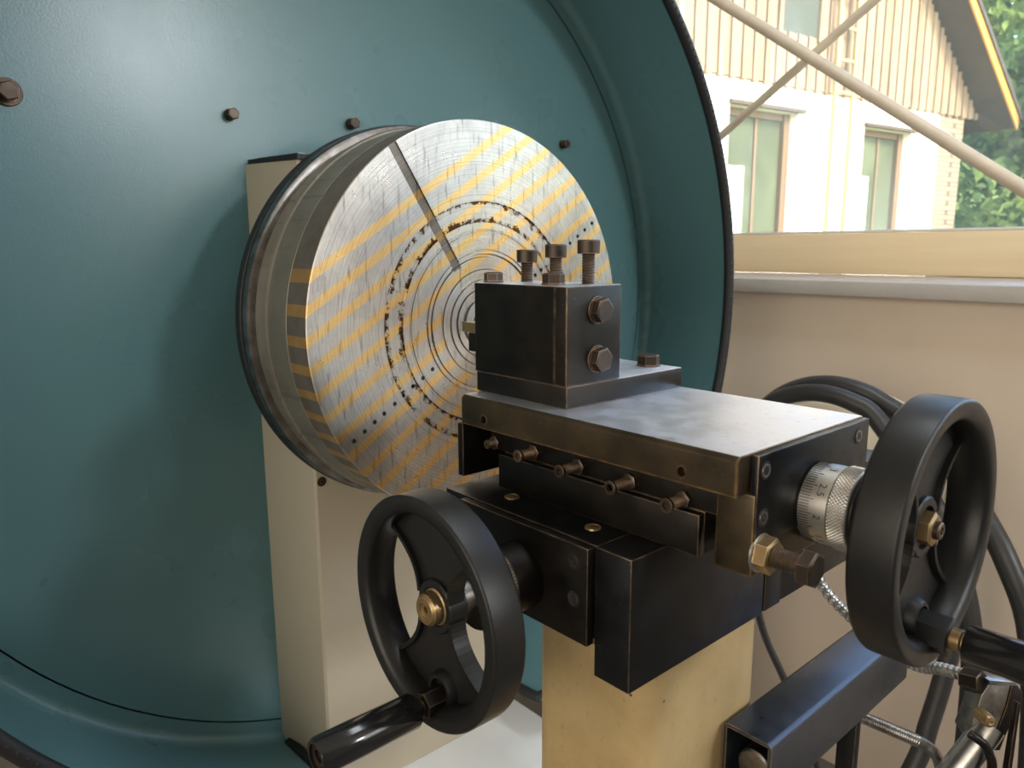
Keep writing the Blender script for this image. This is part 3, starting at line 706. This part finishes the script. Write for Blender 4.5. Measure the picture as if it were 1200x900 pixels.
b = box(BM(), -.2096, -.2050, .3608, .4988, .9860, 1.0385, .0007); obj('front_end_plate', b, 'dark_block', TS)
XP = -.2050
for (y, z) in ((.3682, 1.0290), (.3682, 1.0015), (.4835, 1.0290), (.4835, 1.0015)):
    socket_screw(TS, (XP, y, z), (1, 0, 0), .0042, 'old_steel')
# gib adjusting screws
def adj(x, z, y0, y1, sock):
    b = hexa(BM(), (x, y0, z), (x, y0-.0045, z), .0100, rnd.uniform(0, 1)); A = obj('adjusting_nut', b, 'bolt', TS)
    b = thread(BM(), (x, y0-.004, z), (x, y1+.002, z), .0036, .0011, 14)
    if sock: lathe(b, (x, y1+.0028, z), (0, -1, 0), [(0, .0036), (.0004, .0045), (.0024, .0046), (.0028, .0042), (.0028, .0026), (.0008, .0022), (.0008, .0002)], 20)
    else: lathe(b, (x, y1+.002, z), (0, -1, 0), [(0, .0034), (.001, .003), (.001, .0014), (-.001, .001)], 16)
    obj('adjusting_screw', b, 'bolt', A)
for (x, z, y0, y1, q) in ((-.4330, 1.0012, .3665, .3545, 0), (-.3880, 1.0028, .3664, .3470, 1), (-.3430, 1.0020, .3664, .3445, 1), (-.2975, 1.0015, .3664, .3440, 1), (-.2560, 1.0000, .3664, .3470, 1)):
    adj(x, z, y0, y1, q)
# stop bolt
b = lathe(BM(), (-.2062, .3685, .9805), (1, 0, 0), [(0, .0114), (.0012, .0114), (.0014, .0110), (.0014, .006)], 32); obj('washer', b, 'steel', TS)
obj('lock_nut', hexa(BM(), (-.2048, .3685, .9805), (-.1965, .3685, .9805), .0185, .25), 'gold_bolt', TS)
b = thread(BM(), (-.1970, .3685, .9805), (-.1795, .3685, .9805), .0060, .0016, 20); SB = obj('stop_bolt', b, 'bolt', TS)
obj('bolt_head', hexa(BM(), (-.1797, .3685, .9805), (-.1720, .3685, .9805), .0180, .6), 'bolt', SB)
# dial with graduations
DY, DZ = .4295, .9975
b = lathe(BM(), (XP, DY, DZ), (1, 0, 0), [(-.001, .0225), (.0010, .0225), (.0012, .0246), (.0180, .0246), (.0184, .0240), (.0190, .0240), (.0190, .0120)], 72)
DL = obj('graduated_dial', b, 'dial', TS)
b = BM(); nk = 76
for i in range(8):
    for k in range(nk):
        a0 = 2*PI*(k+(i % 2)*.5)/nk; da = PI/nk*.92; x0 = XP+.0192+i*.00125; hx_ = .00125
        pts4 = [(x0-hx_*.98, a0, 0), (x0, a0+da, 0), (x0+hx_*.98, a0, 0), (x0, a0-da, 0)]
        vs = [b.verts.new((x, DY+math.cos(a)*.0250, DZ+math.sin(a)*.0250)) for x, a, _ in pts4]
        ap = b.verts.new((x0, DY+math.cos(a0)*.0258, DZ+math.sin(a0)*.0258))
        for j in range(4): b.faces.new((vs[j], vs[(j+1) % 4], ap))
lathe(b, (XP+.0178, DY, DZ), (1, 0, 0), [(0, .012), (0, .0246), (.0008, .0250), (.0108, .0250), (.0116, .0244), (.0116, .012)], 72)
obj('knurled_ring', b, 'dial', DL, ang=15)
b = BM()
for k in range(90):
    a = 2*PI*k/90; L = .0062 if k % 5 else .0085; s = BM(); box(s, -L/2, L/2, -.0002, .0002, -.00018, .00018)
    m4 = Matrix.Rotation(a-PI/2, 3, 'X')
    for v in s.verts: v.co = m4 @ v.co+Vector((XP+.0014+L/2, DY+math.cos(a)*.0246, DZ+math.sin(a)*.0246))
    join(b, s)
o = obj('graduation', b, 'ink', DL); o['kind'] = 'stuff'
def numeral(txt, ang):
    cu = bpy.data.curves.new('t', 'FONT'); cu.body = txt; cu.size = .0062; cu.align_x = 'CENTER'; cu.align_y = 'CENTER'; cu.extrude = .0; cu.space_character = 1.1; cu.resolution_u = 3
    to = bpy.data.objects.new('t', cu); COL.objects.link(to); dg = bpy.context.evaluated_depsgraph_get()
    me = bpy.data.meshes.new_from_object(to.evaluated_get(dg)); s = BM(); s.from_mesh(me); bpy.data.meshes.remove(me); bpy.data.objects.remove(to); bpy.data.curves.remove(cu)
    for v in s.verts:     # text x runs round the dial (downwards on the near side), text y points along +X
        a = ang+v.co.x/.0246; r_ = .02472
        v.co = Vector((XP+.0128+v.co.y, DY+math.cos(a)*r_, DZ+math.sin(a)*r_))
    obj('dial_numeral', s, 'ink', DL, ang=None, recalc=False)
for i, tx in enumerate(('2.5', '2', '1.5', '1', '.5', '0', '3')):
    numeral(tx, math.radians(145+(38*i if i < 6 else -38)))
b = lathe(BM(), (XP+.0300, DY, DZ), (1, 0, 0), [(0, .0215), (.0010, .0215), (.0012, .0185), (.026, .0170), (.026, .01)], 40)
obj('wheel_hub', b, 'plastic', TS)
HW, pt, hx, hy = handwheel(TS, (-.1290, DY, DZ+.0005), (1, 0, 0), (0, 0, 1), 180, .075, -2)
crank_handle(HW, pt, hx, hy, .085, .0105, .0115, True)
b = hexa(BM(), pt(-.0180, 0, 0), pt(-.0075, 0, 0), .0170, .5, .001)
obj('center_nut', b, 'gold_bolt', HW)
b = lathe(BM(), pt(-.0078, 0, 0), (1, 0, 0), [(0, .0052), (.0028, .0050), (.0034, .0042), (.0034, .0026), (.0014, .0022), (.0014, .0003)], 20)
obj('screw_end', b, 'bolt', HW)

# ------------------------------------------------------------------ tool post
TP = thing('tool_post', 'square black tool holder block with cap screws on the top slide', 'tool holder', (-.408, .43, 1.0394))
TX0, TX1 = -.4590, -.3581
obj('base_plate', up_faces(box(BM(), TX0+.001, TX1, .3669, .5015, 1.0394, 1.0549, .0007), 1.0548), ['black_steel', 'plate_top'], TP)
b = box(BM(), TX0, TX1, .3662, .4235, 1.0551, 1.1248, .0008)
c = BM(); box(c, -.3702, -.3692, .360, .3670, 1.05, 1.13)
b = cutm(b, c)
obj('holder_block', up_faces(b, 1.1247), ['brown_steel', 'plate_top'], TP)
def hexbolt(x, y, z, af, h, ph):
    b = cyl(BM(), (x, y, z), (x, y, z+.0012), af*.62, 28, .0003); hexa(b, (x, y, z+.001), (x, y, z+.001+h), af, ph)
    obj('hex_bolt', b, 'bolt', TP)
hexbolt(-.4520, .3800, 1.1249, .0130, .0068, .2); hexbolt(-.3850, .3800, 1.1249, .0140, .0075, .35)
hexbolt(-.3830, .4890, 1.0550, .0160, .0080, .4)
for (x, hh) in ((-.4441, .0155), (-.4115, .0195), (-.3775, .0225)):
    y, z = .4085, 1.1242
    A = obj('cap_screw', thread(BM(), (x, y, z), (x, y, z+hh), .0050, .0019, 18), 'bolt', TP)
    b = lathe(BM(), (x, y, z+hh), (0, 0, 1), [(0, .0078), (.0004, .0082), (.0094, .0084), (.0102, .0078), (.0102, .0046), (.0055, .0044), (.0055, .0004)], 32)
    obj('screw_head', b, 'bolt', A)
for z in (1.1075, 1.0722):
    b = cyl(BM(), (TX1, .3975, z), (TX1+.0012, .3975, z), .0100, 28, .0003); hexa(b, (TX1+.001, .3975, z), (TX1+.0085, .3975, z), .0155, .2)
    obj('hex_bolt', b, 'bolt', TP)
CT = thing('cutting_tool', 'short brown cutting tool tip held at the left of the tool holder', 'cutting tool', (-.468, .40, 1.075))
obj('shank', box(BM(), -.5040, TX0-.0002, .395, .409, 1.0640, 1.0800, .0005), 'black_steel', CT)
b = BM(); prism(b, [(-.5130, .395), (-.500, .3945), (-.4592, .3945), (-.4592, .4095), (-.505, .4095)], (0, 0, 1.0802), (1, 0, 0), (0, 1, 0), (0, 0, 1), .0085)
obj('cutting_tip', b, 'gold_bolt', CT)

# ------------------------------------------------------------------ square steel tube at lower right, and the hardware beside it
SQ = thing('square_tube', 'dark square steel tube with open end at the lower right', 'steel tube', (-.253, .57, .777))
TXa, TXb, TYa, TYb, Tza, Tzb = -.2725, -.2331, .4500, .6950, .7520, .8030
s = BM(); bmesh.ops.create_cube(s, size=1)
for v in s.verts: v.co = Vector(((TXa+TXb)/2+v.co.x*(TXb-TXa), (TYa+TYb)/2+v.co.y*(TYb-TYa), (Tza+Tzb)/2+v.co.z*(Tzb-Tza)))
bmesh.ops.bevel(s, geom=[e for e in s.edges if abs(e.verts[0].co.y-e.verts[1].co.y) > .1], offset=.0045, segments=4, profile=.5, affect='EDGES')
c = BM(); box(c, TXa+.003, TXb-.003, TYa-.01, TYb+.01, Tza+.003, Tzb-.003)
for v in c.verts: pass
obj('tube_wall', cutm(s, c), 'tube_steel', SQ)
obj('inner_bar', cyl(BM(), (-.2535, .4620, .7690), (-.2535, .72, .7690), .0135, 28, .0015), 'old_steel', SQ)
b = box(BM(), -.2690, -.2520, .640, .650, .30, .7518, .001)
obj('support_plate', b, 'dark_block', SQ)

cl = thing('clamp_arm', 'worn steel clamp arm with brass screw at the lower right corner', 'clamp', (-.18, .77, .70))
CD = Vector((-.738, .651, -.178))     # thickness direction of the cast jaw
def plate(pts, n, h, bev=.0015):
    b = BM(); pts = [Vector(q) for q in pts]; n = Vector(n).normalized()
    lo = [b.verts.new(q) for q in pts]; hi = [b.verts.new(q+n*h) for q in pts]
    b.faces.new(lo); b.faces.new(list(reversed(hi)))
    for i in range(len(pts)): b.faces.new((lo[i], lo[(i+1) % len(pts)], hi[(i+1) % len(pts)], hi[i]))
    bmesh.ops.recalc_face_normals(b, faces=b.faces)
    bmesh.ops.bevel(b, geom=list(b.edges), offset=bev, segments=2, profile=.5, affect='EDGES'); return b
obj('clamp_jaw', plate([(-.1882, .7788, .7335), (-.1846, .7844, .7392), (-.1735, .7955, .7345), (-.1745, .7900, .7130), (-.1770, .7800, .6912), (-.1800, .7720, .6710), (-.1852, .7651, .6710), (-.1948, .7591, .6890), (-.1926, .7660, .7052), (-.1913, .7726, .7238)], CD, .024), 'old_steel', cl)
obj('jaw_cheek', plate([(-.1728, .7960, .7350), (-.1690, .8004, .7334), (-.1648, .8032, .7261), (-.1645, .7996, .7115), (-.1695, .7884, .6912), (-.1722, .7797, .6710), (-.1790, .7725, .6712), (-.1765, .7800, .6905), (-.1738, .7900, .7125)], CD, .020, .0010), 'brown_steel', cl)
obj('jaw_pad', plate([(-.1872, .7765, .7400), (-.1700, .7960, .7380), (-.1690, .7985, .7335), (-.1868, .7780, .7345)], CD, .022, .0008), 'steel', cl)
b = lathe(BM(), (-.1800, .7600, .7085), (.74, -.65, .1), [(-.014, .0062), (.0015, .0062), (.0035, .0050), (.0042, .0025), (.0030, .0004)], 20)
obj('brass_screw', b, 'gold_bolt', cl)
b = tube(BM(), [(-.1820, .7760, .6950), (-.1851, .7692, .6857), (-.1941, .7528, .6630), (-.2031, .7364, .6403), (-.2128, .7195, .6185), (-.222, .70, .59)], .0135, 26)
obj('clamp_bar', b, 'steel', cl)
b = tube(BM(), [(-.1890, .7400, .7000), (-.1850, .7410, .6975), (-.1785, .7450, .6925), (-.1735, .7490, .6820), (-.1700, .7500, .6650), (-.169, .750, .60)], .0042, 14)
obj('spring_hook', b, 'brown_steel', cl)
obj('side_strip', plate([(-.1622, .7760, .7290), (-.1600, .7780, .7280), (-.1575, .7640, .6650), (-.155, .755, .60), (-.160, .752, .60), (-.1600, .7610, .6650)], CD, .008, .0006), 'black_steel', cl)

b = BM(); P = catmull([(-.420, .853, .790), (-.3826, .8386, .7470), (-.3381, .8229, .7278), (-.2993, .8100, .7130), (-.2575, .7990, .7150), (-.2340, .7930, .7245), (-.2050, .7850, .7320)], 22)
rf = lambda i, n_: (.0046, .0064, .0068, .0064)[i % 4]
tube(b, P, .006, 12, 0, rf)
co_ = obj('metal_conduit', b, 'steel', None, ang=30, origin=P[0]); tag(co_, 'ribbed flexible metal conduit running behind the right handwheel to the clamp', 'conduit')
cn = obj('conduit_nut', hexa(BM(), Vector((-.2100, .7830, .7290)), Vector((-.1925, .7790, .7335)), .0195, .3), 'brown_steel', co_)
b = thread(BM(), (-.2790, .709, .6870), (-.2360, .751, .6615), .0064, .0024, 16)
RD = obj('threaded_rod', b, 'old_steel', None, origin=(-.26, .73, .675)); tag(RD, 'bent threaded steel rod coming out below the square tube', 'rod')
obj('bent_end', tube(BM(), [(-.2375, .7495, .6624), (-.2300, .7560, .6575), (-.2215, .7600, .6500), (-.2160, .7650, .6330), (-.2130, .764, .610)], .0058, 14), 'old_steel', RD)

# ------------------------------------------------------------------ hoses hanging over a pale drum by the wall
DC = Vector((-.574, 1.25, .750))
DR = thing('hose_drum', 'pale round drum behind the slides with dark hoses hung over it', 'drum', tuple(DC))
b = lathe(BM(), DC, (0, 1, 0), [(-.03, .001), (-.03, .130), (-.026, .139), (-.018, .1415), (.14, .1415), (.15, .13), (.16, .12), (.16, .02)], 96)
obj('drum_shell', b, 'drum', DR, ang=50)
obj('wall_arm', cyl(BM(), DC+Vector((0, .155, 0)), DC+Vector((0, .292, 0)), .03, 24), 'rod', DR)
def ring(r, y, a0, a1, n_=10):
    return [(DC.x+r*math.cos(math.radians(a0+(a1-a0)*k/n_)), y, DC.z+r*math.sin(math.radians(a0+(a1-a0)*k/n_))) for k in range(n_+1)]
def hose(pts, r, label, nm='hose'):
    o = obj(nm, tube(BM(), pts, r, 16, 6), 'hose', None, ang=60, origin=pts[len(pts)//2]); tag(o, label, 'hose', 'dark hoses looped over the pale drum'); return o
o = hose([(-.80, 1.27, .02), (-.80, 1.27, .45)]+ring(.168, 1.25, 155, 62, 7)+[(-.405, 1.235, .855), (-.335, 1.22, .770), (-.283, 1.20, .700), (-.245, 1.20, .600), (-.225, 1.20, .40), (-.22, 1.2, .02)], .0165, 'outermost dark hose crossing over the drum and down to the right edge')
o = hose([(-.755, 1.225, .02), (-.755, 1.225, .45)]+ring(.160, 1.205, 150, 58, 7)+[(-.425, 1.19, .820), (-.360, 1.175, .740), (-.325, 1.165, .660), (-.305, 1.165, .560), (-.300, 1.165, .40), (-.30, 1.165, .02)], .0150, 'second dark hose just inside the outermost one, hanging straight down')
H3 = [(-.47, 1.20, .02), (-.414, 1.31, .243), (-.406, 1.34, .317), (-.400, 1.367, .391), (-.398, 1.388, .458), (-.399, 1.404, .525), (-.405, 1.418, .600), (-.415, 1.440, .689), (-.45, 1.455, .78), (-.53, 1.46, .835), (-.66, 1.47, .83), (-.80, 1.47, .74), (-.90, 1.47, .50), (-.92, 1.47, .02)]
o = hose(H3, .0165, 'dark hose slanting down left behind the crank handle')
o = obj('thin_cable', tube(BM(), [(-.420, .728, .80), (-.4018, .7339, .7246), (-.379, .7447, .6698), (-.35, .76, .60), (-.33, .78, .45), (-.33, .80, .02)], .0042, 12), 'hose', None, ang=60, origin=(-.4, .73, .72))
tag(o, 'thin grey cable hanging beside the cream post', 'cable')
